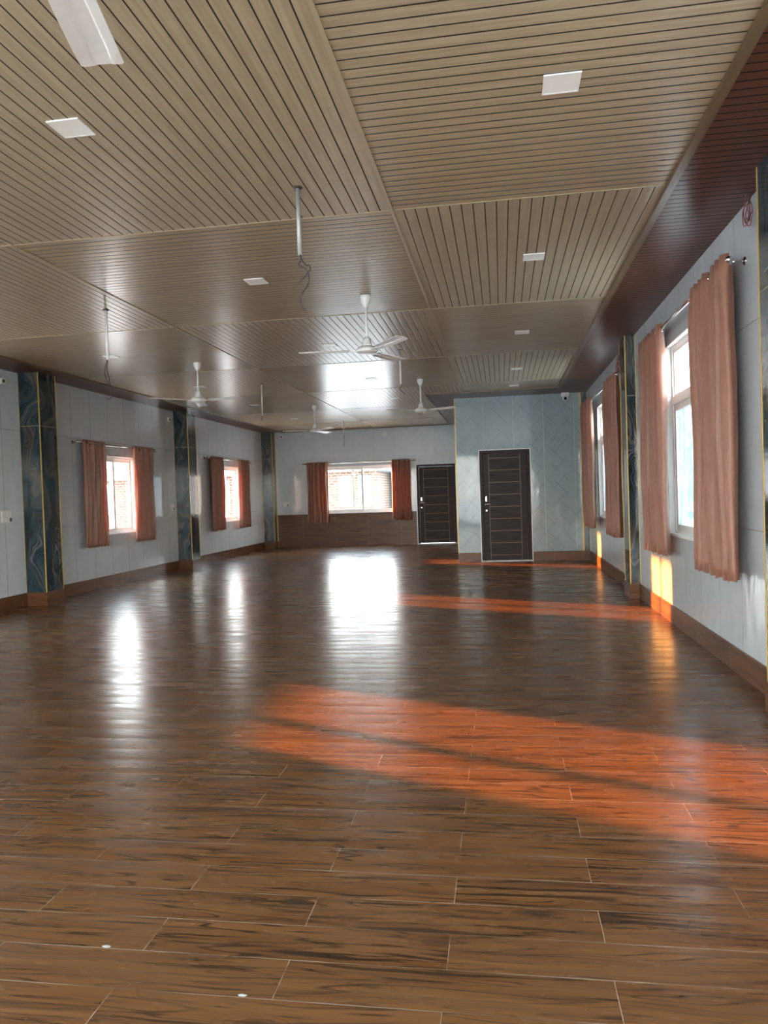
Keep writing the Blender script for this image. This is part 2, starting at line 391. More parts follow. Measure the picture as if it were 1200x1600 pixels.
def wall(name, axis, face, thick, u0, u1, z0, z1, holes, mat, mi_fn=None, mats=None):
    """wall slab with holes. axis 0: wall in X plane (u=Y); axis 1: wall in Y plane (u=X). face..face+thick"""
    us = sorted({u0, u1, *[h[0] for h in holes], *[h[1] for h in holes]}); zs = sorted({z0, z1, *[h[2] for h in holes], *[h[3] for h in holes]})
    solid = lambda i, j: 0 <= i < len(us)-1 and 0 <= j < len(zs)-1 and not any(h[0] <= (us[i]+us[i+1])/2 <= h[1] and h[2] <= (zs[j]+zs[j+1])/2 <= h[3] for h in holes)
    bm = bmesh.new(); cache = {}
    def V(u, z, s):
        k = (u, z, s)
        if k not in cache:
            w = face+thick*s; cache[k] = bm.verts.new((w, u, z) if axis == 0 else (u, w, z))
        return cache[k]
    for i in range(len(us)-1):
        for j in range(len(zs)-1):
            if not solid(i, j): continue
            a, b, c, d = us[i], us[i+1], zs[j], zs[j+1]
            bm.faces.new((V(a, c, 0), V(b, c, 0), V(b, d, 0), V(a, d, 0)))
            bm.faces.new((V(a, c, 1), V(a, d, 1), V(b, d, 1), V(b, c, 1)))
            for (di, dj), (p, q) in {(-1, 0): ((a, c), (a, d)), (1, 0): ((b, c), (b, d)), (0, -1): ((a, c), (b, c)), (0, 1): ((a, d), (b, d))}.items():
                if not solid(i+di, j+dj):
                    f = bm.faces.new((V(*p, 0), V(*q, 0), V(*q, 1), V(*p, 1))); f.material_index = 1
    bmesh.ops.recalc_face_normals(bm, faces=bm.faces[:])
    return struct(name, bm, [mat, M['white']])

# ------------------------------------------------------------------ room
XL, XR, H, YB, YK, XK, Y0 = -6.144, 1.554, 3.02, 19.192, 13.988, -.813, -1.6
TH = .16
bm = bmesh.new(); box(bm, XL, XR, Y0, YB, -.12, 0); struct('floor', bm, M['floor'])

# ceiling: bays of strips, alternating direction
def build_ceiling():
    bm = bmesh.new()
    cols = [(-5.6, -3.15, 1), (-3.15, -.61, 0), (-.61, 1.01, 1)]
    ys = [Y0]+[4.6+2.515*k for k in range(-2, 6)]+[18.9]
    def quad(x0, x1, y0, y1, mi):
        f = bm.faces.new([bm.verts.new(p) for p in ((x0, y0, H), (x0, y1, H), (x1, y1, H), (x1, y0, H))]); f.material_index = mi
    for x0, x1, par in cols:
        for j in range(len(ys)-1):
            a, b = ys[j], ys[j+1]; mi = 1 if (j+par) % 2 == 0 else 0
            if j == 0 and a == b: continue
            x1_ = x1
            if x0 == -.61:
                if a >= 13.08: continue
                b = min(b, 13.08); quad(x0, x1, a, b, mi); continue
            if x1 == -.61 and b > 13.08:
                if a < 13.08: quad(x0, x1, a, 13.08, mi); a = 13.08
                x1_ = -1.25
            quad(x0, x1_, a, b, mi)
    # dark border
    quad(XL, -5.6, Y0, YB, 2); quad(1.01, XR, Y0, YK, 2); quad(-.61, 1.01, 13.08, YK, 2)
    quad(-1.25, -.61, 13.08, YK, 2); quad(-1.25, XK, YK, YB, 2); quad(-5.6, -1.25, 18.9, YB, 2)
    # slab above so that no daylight leaks in
    box(bm, XL-TH, XR+TH, Y0-TH, YB+TH, H+.05, H+.2, 3)
    return struct('ceiling', bm, [M['ceil_x'], M['ceil_y'], M['soffit'], M['ext']])
build_ceiling()
k = 0
def trim(x0, x1, y0, y1, z0, z1, m, bev=0):
    global k
    k += 1; return struct('trim_%d' % k, bbox(x0, x1, y0, y1, z0, z1, bev), m)
trim(-3.158, -3.142, Y0, 18.9, H-.006, H+.004, M['ceil_trim'])
trim(-.620, -.600, Y0, 13.08, H-.007, H+.004, M['ceil_trim'])
for j in range(-2, 6):
    y = 4.6+2.515*j
    x1 = 1.01 if y < 13.08 else -1.25
    trim(-5.6, x1, y-.005, y+.005, H-.003, H+.004, M['ceil_trim'])
trim(.99, 1.035, Y0, 13.10, H-.028, H+.004, M['soffit_trim'])
trim(-5.625, -5.585, Y0, 18.9, H-.022, H+.004, M['soffit_trim'])
trim(-1.27, 1.03, 13.07, 13.10, H-.02, H+.004, M['soffit_trim'])
trim(-1.27, -1.24, 13.10, 18.9, H-.012, H+.004, M['soffit_trim'])
trim(-5.6, -1.25, 18.885, 18.92, H-.03, H+.004, M['soffit_trim'])

WZ0, WZ1 = .80, 2.065
LW = [(1.3, 2.8), (5.85, 7.3), (10.72, 12.08), (15.75, 17.25)]        # left windows
RW = [(.75, 2.6), (5.55, 7.4), (10.65, 12.48)]                  # right windows
wall('wall_left', 0, XL, -TH, Y0, YB, -.12, H+.05, [(a, b, WZ0, WZ1) for a, b in LW], M['wl'])
wall('wall_right', 0, XR, TH, Y0, YB, -.12, H+.05, [(a, b, .82, 2.58) for a, b in RW], M['wr'])
wall('wall_back', 1, YB, TH, XL-TH, XR+TH, -.12, H+.05, [(-4.75, -2.45, .85, 2.08), (-2.136, -1.139, 0, 2.04)], M['wb'])
REAR_ADDED = [(-5.8, -4.05), (-3.95, -2.35), (-2.25, -.65), (-.55, 1.25)]  # unseen tall windows behind the camera, added to bring in more daylight
wall('wall_rear', 1, Y0, -TH, XL-TH, XR+TH, -.12, H+.05, [(a, b, .1, 2.75) for a, b in REAR_ADDED], M['wb'])
# partition room in the right back corner
bm = bmesh.new()
wall('wall_partition', 1, YK, .12, XK, XR, -.001, H+.01, [(-.397, .543, 0, 2.06)], M['part'])
bm = bmesh.new(); box(bm, XK, XK+.12, YK+.12, YB, 0, H+.01); struct('wall_partition_side', bm, M['part'])

# wainscot on the back wall, baseboards
struct('trim_wainscot', bbox(-5.84, -2.16, YB-.008, YB, 0, .853), M['wainscot'])
BT = .014
def baseboard(name, segs):
    bm = bmesh.new()
    for s in segs: box(bm, *s, 0, .168)
    return struct(name, bm, M['base'])
PIL_L = [(-.65, -.28), (4.27, 4.64), (8.95, 9.33), (13.62, 14.0), (18.93, YB)]
PIL_R = [(-.3, .07), (4.095, 4.465), (8.99, 9.37), (13.91, YK)]
PX_L, PX_R = -5.86, 1.44
def runs(y0, y1, pil):
    out = []; c = y0
    for a, b in pil: out.append((c, a)); c = b
    if c < y1: out.append((c, y1))
    return [r for r in out if r[1]-r[0] > .01]
baseboard('baseboard_left', [(XL, XL+BT, a, b) for a, b in runs(Y0, YB, PIL_L)])
baseboard('baseboard_right', [(XR-BT, XR, a, b) for a, b in runs(Y0, YK, PIL_R)])
baseboard('baseboard_partition', [(XK, -.40, YK-BT, YK), (.546, 1.45, YK-BT, YK)])
baseboard('baseboard_rear', [(XL+.02, XR-.02, Y0, Y0+BT)])

# pillars clad in dark veined marble, gold angle strips, wood tile foot
def pillar(x_wall, x_face, y0, y1, last=False):
    s = 1 if x_face > x_wall else -1
    o = struct('pillar', bbox(min(x_wall, x_face), max(x_wall, x_face), y0, y1, .168, H), M['marble'])
    bm = bmesh.new(); g = .008
    ys = [y0] if last else [y0, y1]
    for y in ys: box(bm, x_face-g, x_face+g*.35 if s > 0 else x_face+g, y-g*.35 if y == y0 else y-g, y+g if y == y0 else y+g*.35, .168, H-.002)
    if s < 0:
        bm.free(); bm = bmesh.new()
        for y in ys: box(bm, x_face-g*.35, x_face+g, y-g*.35 if y == y0 else y-g, y+g if y == y0 else y+g*.35, .168, H-.002)
    # thin strip where the pillar leaves the wall
    xa = x_wall+s*.0
    box(bm, min(xa, xa+s*.005), max(xa, xa+s*.005), y0-.003, y0+.001, .168, H-.002)
    if not last: box(bm, min(xa, xa+s*.005), max(xa, xa+s*.005), y1-.001, y1+.003, .168, H-.002)
    obj('gold_strip', bm, M['gold'], o)
    e_ = .012
    y1e = y1 if last else y1+e_
    obj('foot', bbox(min(x_wall, x_face+s*e_), max(x_wall, x_face+s*e_), y0-e_, y1e, 0, .17), M['base'], o)
    return o
for i, (a, b) in enumerate(PIL_L): pillar(XL, PX_L, a, b, i == len(PIL_L)-1)
for i, (a, b) in enumerate(PIL_R): pillar(XR, PX_R, a, b, i == len(PIL_R)-1)
# gold corner strips: left edge of the partition, back corners
g = .009
trim(XK-g*.4, XK+g, YK-g*.4, YK+g, .168, H, M['gold'])
trim(1.432, 1.442, YK-.012, YK, .17, H, M['gold'])
trim(-5.856, -5.842, YB-.01, YB, .0, H, M['gold'])

# ------------------------------------------------------------------ windows
wi = 0
def rect_frame(bm, axis, w0, w1, u0, u1, z0, z1, t):
    def bx(ua, ub, za, zb):
        if axis == 0: box(bm, min(w0, w1), max(w0, w1), ua, ub, za, zb)
        else: box(bm, ua, ub, min(w0, w1), max(w0, w1), za, zb)
    bx(u0, u0+t, z0, z1); bx(u1-t, u1, z0, z1); bx(u0+t, u1-t, z0, z0+t); bx(u0+t, u1-t, z1-t, z1)
def pane_box(axis, w, u0, u1, z0, z1, m, parent, nm='pane'):
    bm = bmesh.new()
    q = ((w, u0, z0), (w, u1, z0), (w, u1, z1), (w, u0, z1)) if axis == 0 else ((u0, w, z0), (u1, w, z0), (u1, w, z1), (u0, w, z1))
    bm.faces.new([bm.verts.new(p) for p in q]); return obj(nm, bm, m, parent)
def window(axis, face, out, u0, u1, z0, z1, kind, stile=None):
    """face = inner wall face coordinate, out = +1/-1 outward direction"""
    global wi
    wi += 1
    e_ = .003; u0 += e_; u1 -= e_; z0 += e_; z1 -= e_
    bm = bmesh.new(); rect_frame(bm, axis, face+out*.045, face+out*.125, u0, u1, z0, z1, .045)
    o = struct('window_%d' % wi, bm, M['white'])
    # inner edge lining flush with the wall
    bm = bmesh.new(); rect_frame(bm, axis, face-out*.004, face+out*.045, u0, u1, z0, z1, .012); obj('lining', bm, M['white'], o)
    if kind == 'slider':
        s = stile or (u0+u1)/2
        a, b = (s if isinstance(s, tuple) else (s-.03, s+.03))
        bm = bmesh.new(); rect_frame(bm, axis, face+out*.058, face+out*.083, u0+.045, b, z0+.045, z1-.045, .048); obj('sash', bm, M['white'], o)
        bm = bmesh.new(); rect_frame(bm, axis, face+out*.088, face+out*.113, a, u1-.045, z0+.045, z1-.045, .048); obj('sash', bm, M['white'], o)
        pane_box(axis, face+out*.070, u0+.093, b-.048, z0+.093, z1-.093, M['glass'], o)
        pane_box(axis, face+out*.100, a+.048, u1-.093, z0+.093, z1-.093, M['glass'], o)
        # small latch
        bm = bmesh.new()
        zc = (z0+z1)/2
        if axis == 0: box(bm, min(face+out*.05, face+out*.058), max(face+out*.05, face+out*.058), u1-.085, u1-.065, zc-.05, zc+.05)
        else: box(bm, u1-.085, u1-.065, min(face+out*.05, face+out*.058), max(face+out*.05, face+out*.058), zc-.05, zc+.05)
        obj('latch', bm, M['plastic'], o)
    else:
        zt = 2.06
        bm = bmesh.new()
        box(bm, min(face+out*.03, face+out*.115), max(face+out*.03, face+out*.115), u0+.045, u1-.045, zt-.035, zt+.035); obj('transom', bm, M['white'], o)
        bm = bmesh.new(); rect_frame(bm, axis, face+out*.055, face+out*.095, u0+.045, u1-.045, z0+.045, zt-.035, .055); obj('sash', bm, M['white'], o)
        um = (u0+u1)/2
        bm = bmesh.new(); box(bm, min(face+out*.055, face+out*.095), max(face+out*.055, face+out*.095), um-.03, um+.03, z0+.1, zt-.09); obj('mullion', bm, M['white'], o)
        pane_box(axis, face+out*.075, u0+.1, um-.03, z0+.1, zt-.09, M['frost'], o); pane_box(axis, face+out*.075, um+.03, u1-.1, z0+.1, zt-.09, M['frost'], o)
        bm = bmesh.new(); rect_frame(bm, axis, face+out*.060, face+out*.09, u0+.045, u1-.045, zt+.035, z1-.045, .03); obj('fanlight_frame', bm, M['white'], o)
        pane_box(axis, face+out*.075, u0+.075, u1-.075, zt+.065, z1-.075, M['glass'], o)
        # stone sill lip under the frame
        obj('sill', bbox(min(face-out*.018, face+out*.045), max(face-out*.018, face+out*.045), u0-.0, u1+.0, z0-.001, z0+.022, .004), M['white'], o)
    return o
for i, (a, b) in enumerate(LW): window(0, XL, -1, a, b, WZ0, WZ1, 'slider', (6.36, 6.44) if i == 1 else ((a+b)/2-.03, (a+b)/2+.03))
for a, b in RW: window(0, XR, 1, a, b, .82, 2.58, 'fixed')
window(1, YB, 1, -4.75, -2.45, .85, 2.08, 'slider', (-3.82, -3.53))
for a, b in REAR_ADDED: window(1, Y0, -1, a, b, .1, 2.75, 'slider')  # added rear glazing that brightens the hall

# ------------------------------------------------------------------ doors
def door(n, x0, x1, ztop, yf, zb=.022):
    bm = bmesh.new(); y0, y1 = yf-.012, yf+.10
    box(bm, x0, x0+.055, y0, y1, zb, ztop); box(bm, x1-.055, x1, y0, y1, zb, ztop); box(bm, x0+.055, x1-.055, y0, y1, ztop-.055, ztop)
    o = struct('door_%d' % n, bm, M['door'])
    a, b = x0+.055, x1-.055; w = b-a
    obj('leaf', bbox(a+.003, b-.003, yf+.012, yf+.05, zb+.008, ztop-.058), M['door'], o)
    s0, s1 = a+w*.135, b-w*.155
    bm = bmesh.new(); yy = yf+.0095
    zs = [zb+.008]+[.12+.2225*k for k in range(9)]+[ztop-.058]
    box(bm, a+.006, s0-.003, yy, yf+.013, zb+.01, ztop-.06); box(bm, s1+.003, b-.006, yy, yf+.013, zb+.01, ztop-.06); obj('stile_board', bm, M['door'], o)
    bm = bmesh.new()
    for p, q in zip(zs, zs[1:]):
        if q-p > .03: box(bm, s0+.003, s1-.003, yy, yf+.013, p+.003, q-.003)
    obj('cross_boards', bm, M['door'], o)
    bm = bmesh.new()
    for z in zs[1:-1]: box(bm, s0, s1, yf+.0085, yf+.0105, z-.0035, z+.0035)
    for x in (s0, s1): box(bm, x-.003, x+.003, yf+.0085, yf+.0105, zb+.01, ztop-.06)
    obj('inlay_line', bm, M['inlay'], o)
    hx = a+w*.06
    bm = bbox(hx-.012, hx+.012, yf-.002, yf+.0095, 1.11, 1.20, .004); obj('lock_plate', bm, M['chrome'], o)
    bm = bmesh.new(); tube(bm, [(hx, yf+.01, 1.055), (hx, yf-.035, 1.055)], .012); tube(bm, [(hx-.03, yf-.036, 1.057), (hx+.085, yf-.036, 1.057)], .011)
    obj('handle', bm, M['chrome'], o, True)
    bm = bmesh.new(); tube(bm, [(hx, yf+.01, .94), (hx, yf-.006, .94)], .014, 12); obj('keyhole_rose', bm, M['chrome'], o)
    bm = bbox(x0-.02, x1+.02, yf-.02, yf+.10, 0, zb); obj('bottom_strip', bm, M['pale_strip'], o)  # thin pale strip along the bottom of the door
    return o
door(1, -.382, .528, 2.042, YK)
door(2, -2.136+.004, -1.139-.004, 2.036, YB)
# pale casing bead round the partition door
bm = bmesh.new(); 
for s in ((-.398, -.382, .0, 2.06), (.528, .544, .0, 2.06)): box(bm, s[0], s[1], YK-.006, YK+.01, s[2], s[3])
box(bm, -.398, .544, YK-.006, YK+.01, 2.044, 2.06)
struct('trim_door_casing', bm, M['white'])

# ------------------------------------------------------------------ curtains and rods
def curtain(label, axis, wallc, inward, u0, u1, ztop, zbot, folds, amp, group, seed, flat=None, d0=.105):
    """hangs d0 in front of wallc, pleated along u; rings of its own"""
    rnd = random.Random(seed)
    o = thing('curtain', label, 'curtain', ((wallc+inward*d0, (u0+u1)/2, zbot) if axis == 0 else ((u0+u1)/2, wallc+inward*d0, zbot)), 0, group)
    L = o.location
    NU, NZ = folds*16, 26
    bm = bmesh.new(); rows = []
    wob = [rnd.uniform(-.25, .25) for _ in range(folds*2+2)]
    wid = [1+rnd.uniform(-.5, .6) for _ in range(folds*2)]
    if flat is not None: wid[flat] *= 2.4
    cum = [0]
    for w in wid: cum.append(cum[-1]+w)
    tot = cum[-1]
    for j in range(NZ+1):
        tz = j/NZ; z = ztop+(zbot-ztop)*tz; row = []
        for i in range(NU+1):
            s = i/NU*tot
            q = max(n for n in range(len(cum)) if cum[n] <= s+1e-9); q = min(q, len(wid)-1)
            f = (s-cum[q])/wid[q]; ph = (q+f)*PI
            a = amp*(1+.28*wob[q])*(1-.22*tz)*(.55+.45*min(1, tz*5+.4))
            sh = math.sin(ph); sh = math.copysign(abs(sh)**.6, sh)
            drift = .010*math.sin(3.1*tz+q*1.7+seed)*tz
            uu = u0+(u1-u0)*(i/NU)
            cen = (u0+u1)/2
            uu = cen+(uu-cen)*(1+.03*tz+.05*math.sin(tz*PI)*-.5)+drift+.012*math.sin(2*ph)*(.6)
            dd = a*sh+.006*math.sin(9*tz+i*.5)
            zz = z+(.006*math.sin(i*.7) if j == NZ else 0)
            pt = (inward*dd, uu-L.y, zz-zbot) if axis == 0 else (uu-L.x, inward*dd, zz-zbot)
            row.append(bm.verts.new(pt))
        rows.append(row)
    for a, b in zip(rows, rows[1:]):
        for i in range(NU): bm.faces.new((a[i], a[i+1], b[i+1], b[i]))
    c = obj('cloth', bm, M['curtain'], o, True)
    md = c.modifiers.new('thickness', 'SOLIDIFY'); md.thickness = .0025
    zr = ztop-.04-zbot
    for q in range(folds*2):
        s = (cum[q]+wid[q]*.0)/tot
        if q == 0: s = .03
        u = u0+(u1-u0)*s
        bm = bmesh.new(); R_ = .024; n = 14; pts = []
        # eyelet ring facing along the rod
        for k in range(n+1):
            t = 2*PI*k/n; pts.append((R_*math.cos(t), u-L.y, zr+R_*math.sin(t)) if axis == 0 else (u-L.x, R_*math.cos(t), zr+R_*math.sin(t)))
        tube(bm, pts, .0055, 6); obj('eyelet', bm, M['chrome'], o, True)
    return o
def rod(label, axis, wallc, inward, u0, u1, z, group, d0=.105):
    o = thing('curtain_rod', label, 'curtain rod', ((wallc, (u0+u1)/2, z) if axis == 0 else ((u0+u1)/2, wallc, z)), 0, group)
    h = (u1-u0)/2
    P = (lambda u, d, zz: (inward*d, u, zz)) if axis == 0 else (lambda u, d, zz: (u, inward*d, zz))
    bm = bmesh.new(); tube(bm, [P(-h, d0, 0), P(h, d0, 0)], .0125, 12); obj('pole', bm, M['chrome'], o, True)
    for s in (-1, 1):
        bm = bmesh.new(); bmesh.ops.create_uvsphere(bm, u_segments=16, v_segments=10, radius=.025, matrix=Matrix.Translation(P(s*(h+.02), d0, 0)))
        obj('finial', bm, M['chrome'], o, True)
        bm = bmesh.new(); tube(bm, [P(s*(h-.035), .0, 0), P(s*(h-.035), d0, 0)], .007)
        c0 = P(s*(h-.035), 0, 0); c1 = P(s*(h-.035), .008, 0); tube(bm, [c0, c1], .026, 16)
        tube(bm, [P(s*(h-.042), d0, 0), P(s*(h-.028), d0, 0)], .017, 12)
        obj('bracket', bm, M['chrome'], o, True)
    return o
GC = 'salmon curtains on the windows'; GR_ = 'curtain rods above the windows'
# left wall
curtain('salmon curtain on the nearer left wall window, its near half', 0, XL, 1, 10.24, 10.86, 2.245, .655, 6, .05, GC, 3)
curtain('salmon curtain on the nearer left wall window, its far half', 0, XL, 1, 11.76, 12.46, 2.245, .65, 7, .05, GC, 5, 0)
curtain('salmon curtain at the far left wall window, the half beside the middle marble pillar', 0, XL, 1, 15.18, 15.92, 2.235, .65, 6, .05, GC, 8)
curtain('salmon curtain at the far left wall window, the half beside the corner pillar', 0, XL, 1, 16.82, 17.56, 2.235, .64, 6, .05, GC, 9, 0)
rod('thin metal curtain rod over the left wall window between the first two marble pillars', 0, XL, 1, 10.12, 12.55, 2.205, GR_)
rod('thin metal curtain rod over the far left wall window, before the room corner', 0, XL, 1, 15.02, 17.7, 2.195, GR_)
# unseen nearer left window
curtain('salmon curtain of the left window outside the picture, near half', 0, XL, 1, 5.2, 5.86, 2.24, .65, 6, .05, GC, 13)
curtain('salmon curtain of the left window outside the picture, far half', 0, XL, 1, 7.16, 7.8, 2.24, .65, 6, .05, GC, 14)
rod('metal curtain rod of the left window outside the picture', 0, XL, 1, 5.05, 7.95, 2.2, GR_)
# back wall
curtain('reddish brown curtain left of the back wall window', 1, YB, -1, -4.985, -4.43, 2.20, .635, 6, .05, GC, 21)
curtain('reddish brown curtain on the back wall between its window and the dark door', 1, YB, -1, -2.76, -2.28, 2.20, .64, 6, .05, GC, 22)
rod('long thin curtain rod over the wide back wall window', 1, YB, -1, -5.06, -2.16, 2.16, GR_)
# right wall
curtain('tall salmon curtain nearest the camera, right side of the big right window', 0, XR, -1, 4.99, 5.90, 2.715, .665, 7, .062, GC, 34, 0, .115)
curtain('tall salmon curtain of the big right window, the half beside the gold edged pillar', 0, XR, -1, 6.97, 7.92, 2.715, .66, 7, .06, GC, 32, 0, .115)
curtain('tall salmon curtain of the second right window, the near half just beyond the pillar', 0, XR, -1, 9.60, 10.62, 2.70, .66, 7, .062, GC, 33, 0, .12)
curtain('tall salmon curtain of the second right window, the far half next to the partition', 0, XR, -1, 12.05, 13.25, 2.70, .66, 7, .066, GC, 37, 0, .14)
rod('metal curtain rod with ball end over the big near window on the right wall', 0, XR, -1, 5.02, 8.0, 2.675, GR_, .115)
rod('metal curtain rod over the second window on the right wall', 0, XR, -1, 9.55, 13.4, 2.66, GR_, .125)

# ------------------------------------------------------------------ ceiling fans
def fan_proto():
    t = thing('ceiling_fan', 'x', 'ceiling fan', (0, 0, H), 0, 'white three blade ceiling fans')
    bm = bmesh.new(); lathe(bm, [(.046, -.001), (.048, -.02), (.043, -.05), (.028, -.082), (.018, -.10), (.013, -.105)]); obj('canopy', bm, M['fan'], t, True)
    bm = bmesh.new(); tube(bm, [(0, 0, -.09), (0, 0, -.395)], .0115, 12); obj('downrod', bm, M['fan'], t, True)
    bm = bmesh.new(); lathe(bm, [(.014, -.36), (.030, -.37), (.036, -.395), (.042, -.425), (.052, -.44)]); obj('lower_canopy', bm, M['fan'], t, True)
    bm = bmesh.new(); lathe(bm, [(.04, -.435), (.060, -.44), (.082, -.452), (.094, -.467), (.098, -.478), (.088, -.490), (.06, -.500), (.02, -.503)], 32); obj('motor_housing', bm, M['fan'], t, True)
    for kk in range(3):
        a = 2*PI*kk/3
        bm = bmesh.new(); secs = [(.16, .045, 0), (.20, .052, .0), (.35, .057, .0), (.52, .060, .0), (.592, .060, 0), (.60, .053, 0)]
        rows = []
        for r, hw, _ in secs:
            row = []
            for v, dz in ((-1, -.004), (-.55, .0), (-.42, .006), (.30, .006), (.42, .0), (1, -.006)):
                row.append((r, v*hw, -.476+dz*(1 if r < .58 else .35)-.10*v*hw))
            rows.append(row)
        vt = [[bm.verts.new(p) for p in r] for r in rows]; vb = [[bm.verts.new((p[0], p[1], p[2]-.003)) for p in r] for r in rows]
        for i in range(len(rows)-1):
            for j in range(5):
                bm.faces.new((vt[i][j], vt[i+1][j], vt[i+1][j+1], vt[i][j+1])); bm.faces.new((vb[i][j], vb[i][j+1], vb[i+1][j+1], vb[i+1][j]))
        n = len(rows)-1
        for i in range(n):
            bm.faces.new((vt[i][0], vb[i][0], vb[i+1][0], vt[i+1][0])); bm.faces.new((vt[i][5], vt[i+1][5], vb[i+1][5], vb[i][5]))
        for j in range(5):
            bm.faces.new((vt[0][j], vt[0][j+1], vb[0][j+1], vb[0][j])); bm.faces.new((vt[n][j], vb[n][j], vb[n][j+1], vt[n][j+1]))
        bmesh.ops.recalc_face_normals(bm, faces=bm.faces[:])
        bmesh.ops.rotate(bm, verts=bm.verts[:], cent=(0, 0, 0), matrix=Matrix.Rotation(a, 3, 'Z'))
        bl = obj('blade', bm, M['fan'], t)
        bm = bmesh.new(); box(bm, .08, .21, -.016, .016, -.484, -.479)
        for rr in (.175, .20): bmesh.ops.create_uvsphere(bm, u_segments=8, v_segments=5, radius=.006, matrix=Matrix.Translation((rr, 0, -.484)))
        bmesh.ops.rotate(bm, verts=bm.verts[:], cent=(0, 0, 0), matrix=Matrix.Rotation(a, 3, 'Z'))
        obj('blade_iron', bm, M['fan'], bl)
    return t
fans = [(-.94, 1.465, 104.7, 'white ceiling fan close overhead, only one blade showing at the top left'),
        (-1.115, 6.48, -52, 'white ceiling fan in the middle, largest one seen whole, above the room centre'),
        (-1.16, 11.35, -27, 'white ceiling fan beside the corner of the partition, one long blade pointing right to it'),
        (-3.70, 8.97, -13, 'white ceiling fan above the left wall windows, beyond the hanging pipe'),
        (-3.42, 13.81, -44, 'small far white ceiling fan before the back wall window')]
fp = fan_proto()
for i, (x, y, a, lb) in enumerate(fans):
    o = fp if i == 0 else copy_tree(fp)
    o.location = (x, y, H); o.rotation_euler = (0, 0, math.radians(a)); o['label'] = lb

# hanging pipes waiting for fans, with loose wires
def pipe(x, y, zend, wires, label, m, r=.0115):
    o = thing('hanger_pipe', label, 'hanging pipe', (x, y, H), 0, 'bare fan pipes hanging from the ceiling')
    bm = bmesh.new(); tube(bm, [(0, 0, -.001), (0, 0, zend-H)], r, 12); obj('pipe', bm, m, o, True)
    bm = bmesh.new(); lathe(bm, [(.028, 0), (.028, -.005), (.016, -.008)], 16); obj('collar', bm, M['darkmetal'], o, True)
    for w in wires:
        bm = bmesh.new(); tube(bm, spline([(p[0], p[1], zend-H+p[2]) for p in w], 6), .0045, 6); obj('wire', bm, M['wire'], o, True)
    return o
pipe(-1.077, 4.14, 2.645, [[(0, 0, .02), (.012, 0, -.03), (.035, 0, -.06), (.052, 0, -.065), (.058, 0, -.085), (.035, 0, -.11), (.0, 0, -.145), (-.006, 0, -.155)],
                          [(0, 0, .02), (.004, 0, -.03), (-.008, 0, -.055), (.028, 0, -.08), (.048, 0, -.12), (.04, 0, -.17), (.004, 0, -.22), (-.002, 0, -.27), (.018, 0, -.31)]],
     'grey bare fan pipe with two long dangling wires, nearest of the hanging pipes', M['grayrod'], .0125)
pipe(-3.44, 6.31, 2.575, [[(0, 0, .02), (-.02, 0, -.04), (-.035, 0, -.12), (-.01, 0, -.2), (.012, 0, -.28), (.02, 0, -.33), (-.02, 0, -.36)], [(0, 0, .02), (-.012, 0, -.08), (.0, 0, -.16), (.01, 0, -.24)]],
     'bare fan pipe at the left with drooping wire, near the first left pillar', M['plastic'])
pipe(-1.155, 9.01, 2.61, [[(0, 0, .02), (.012, 0, -.02), (-.015, 0, -.05), (-.01, 0, -.07), (.03, 0, -.10), (.045, 0, -.12)]], 'thin white fan pipe with a short crooked wire, between the two middle fans', M['plastic'], .010)
pipe(-3.52, 10.97, 2.54, [[(0, 0, .02), (-.02, 0, -.04), (-.01, 0, -.07)]], 'thin white fan pipe between the two fans on the left side', M['plastic'], .010)
pipe(-3.54, 17.0, 2.70, [[(0, 0, .02), (.008, 0, -.1), (-.004, 0, -.2), (.004, 0, -.28)]], 'faint far fan pipe with thin wire, just before the back wall', M['plastic'], .010)

# square downlights, switched off
def light(x, y, lb):
    o = thing('ceiling_light', lb, 'ceiling light', (x, y, H), 0, 'square flat ceiling lights')
    s = .078; f_ = .009
    bm = bmesh.new()
    for a in ((-s, s, -s, -s+f_), (-s, s, s-f_, s), (-s, -s+f_, -s+f_, s-f_), (s-f_, s, -s+f_, s-f_)): box(bm, *a, -.006, .0)
    obj('frame', bm, M['white'], o)
    obj('diffuser', bbox(-s+f_, s-f_, -s+f_, s-f_, -.0045, 0), M['diffuser'], o)
rowname = ['nearest', 'second', 'third', 'fourth', 'farthest']
for i, (x, y) in enumerate([(.305, 3.35), (.29, 5.76), (.275, 8.44), (.265, 10.91), (.255, 12.62)]):
    light(x, y, 'square white ceiling light in the right hand row, %s from the camera' % rowname[i])
for i, (x, y) in enumerate([(-1.905, 3.25), (-1.88, 5.82), (-1.89, 8.46), (-1.86, 11.08), (-1.84, 13.42)]):
    light(x, y, 'square white ceiling light in the middle row, %s from the camera' % rowname[i])
for i, (x, y) in enumerate([(-4.48, 8.30), (-4.46, 10.87), (-4.43, 13.37), (-4.41, 15.95)]):
    light(x, y, 'square white ceiling light in the row along the left windows, %s one in view' % ['first', 'second', 'third', 'last'][i])

# ------------------------------------------------------------------ wall fittings
def camera_dome():
    o = thing('security_camera', 'small white security camera at the top of the partition wall by the ceiling', 'security camera', (1.19, YK-.07, H))
    obj('mount', bbox(-.075, .06, -.05, .07, -.075, 0, .01), M['plastic'], o)
    bm = bmesh.new(); bmesh.ops.create_uvsphere(bm, u_segments=20, v_segments=12, radius=.052, matrix=Matrix.Translation((-.005, -.02, -.095))); obj('body', bm, M['plastic'], o, True)
    bm = bmesh.new(); tube(bm, [(-.01, -.05, -.105), (-.012, -.078, -.115)], .026, 16); obj('lens', bm, M['blackgloss'], o)
camera_dome()
o = thing('speaker', 'narrow black column speaker on the inner face of the first left marble pillar', 'speaker', (PX_L, 9.12, 1.80))
obj('cabinet', bbox(0, .05, -.065, .065, 0, .46, .008), M['black'], o)
obj('grille', bbox(.05, .054, -.055, .055, .012, .448), M['black'], o)
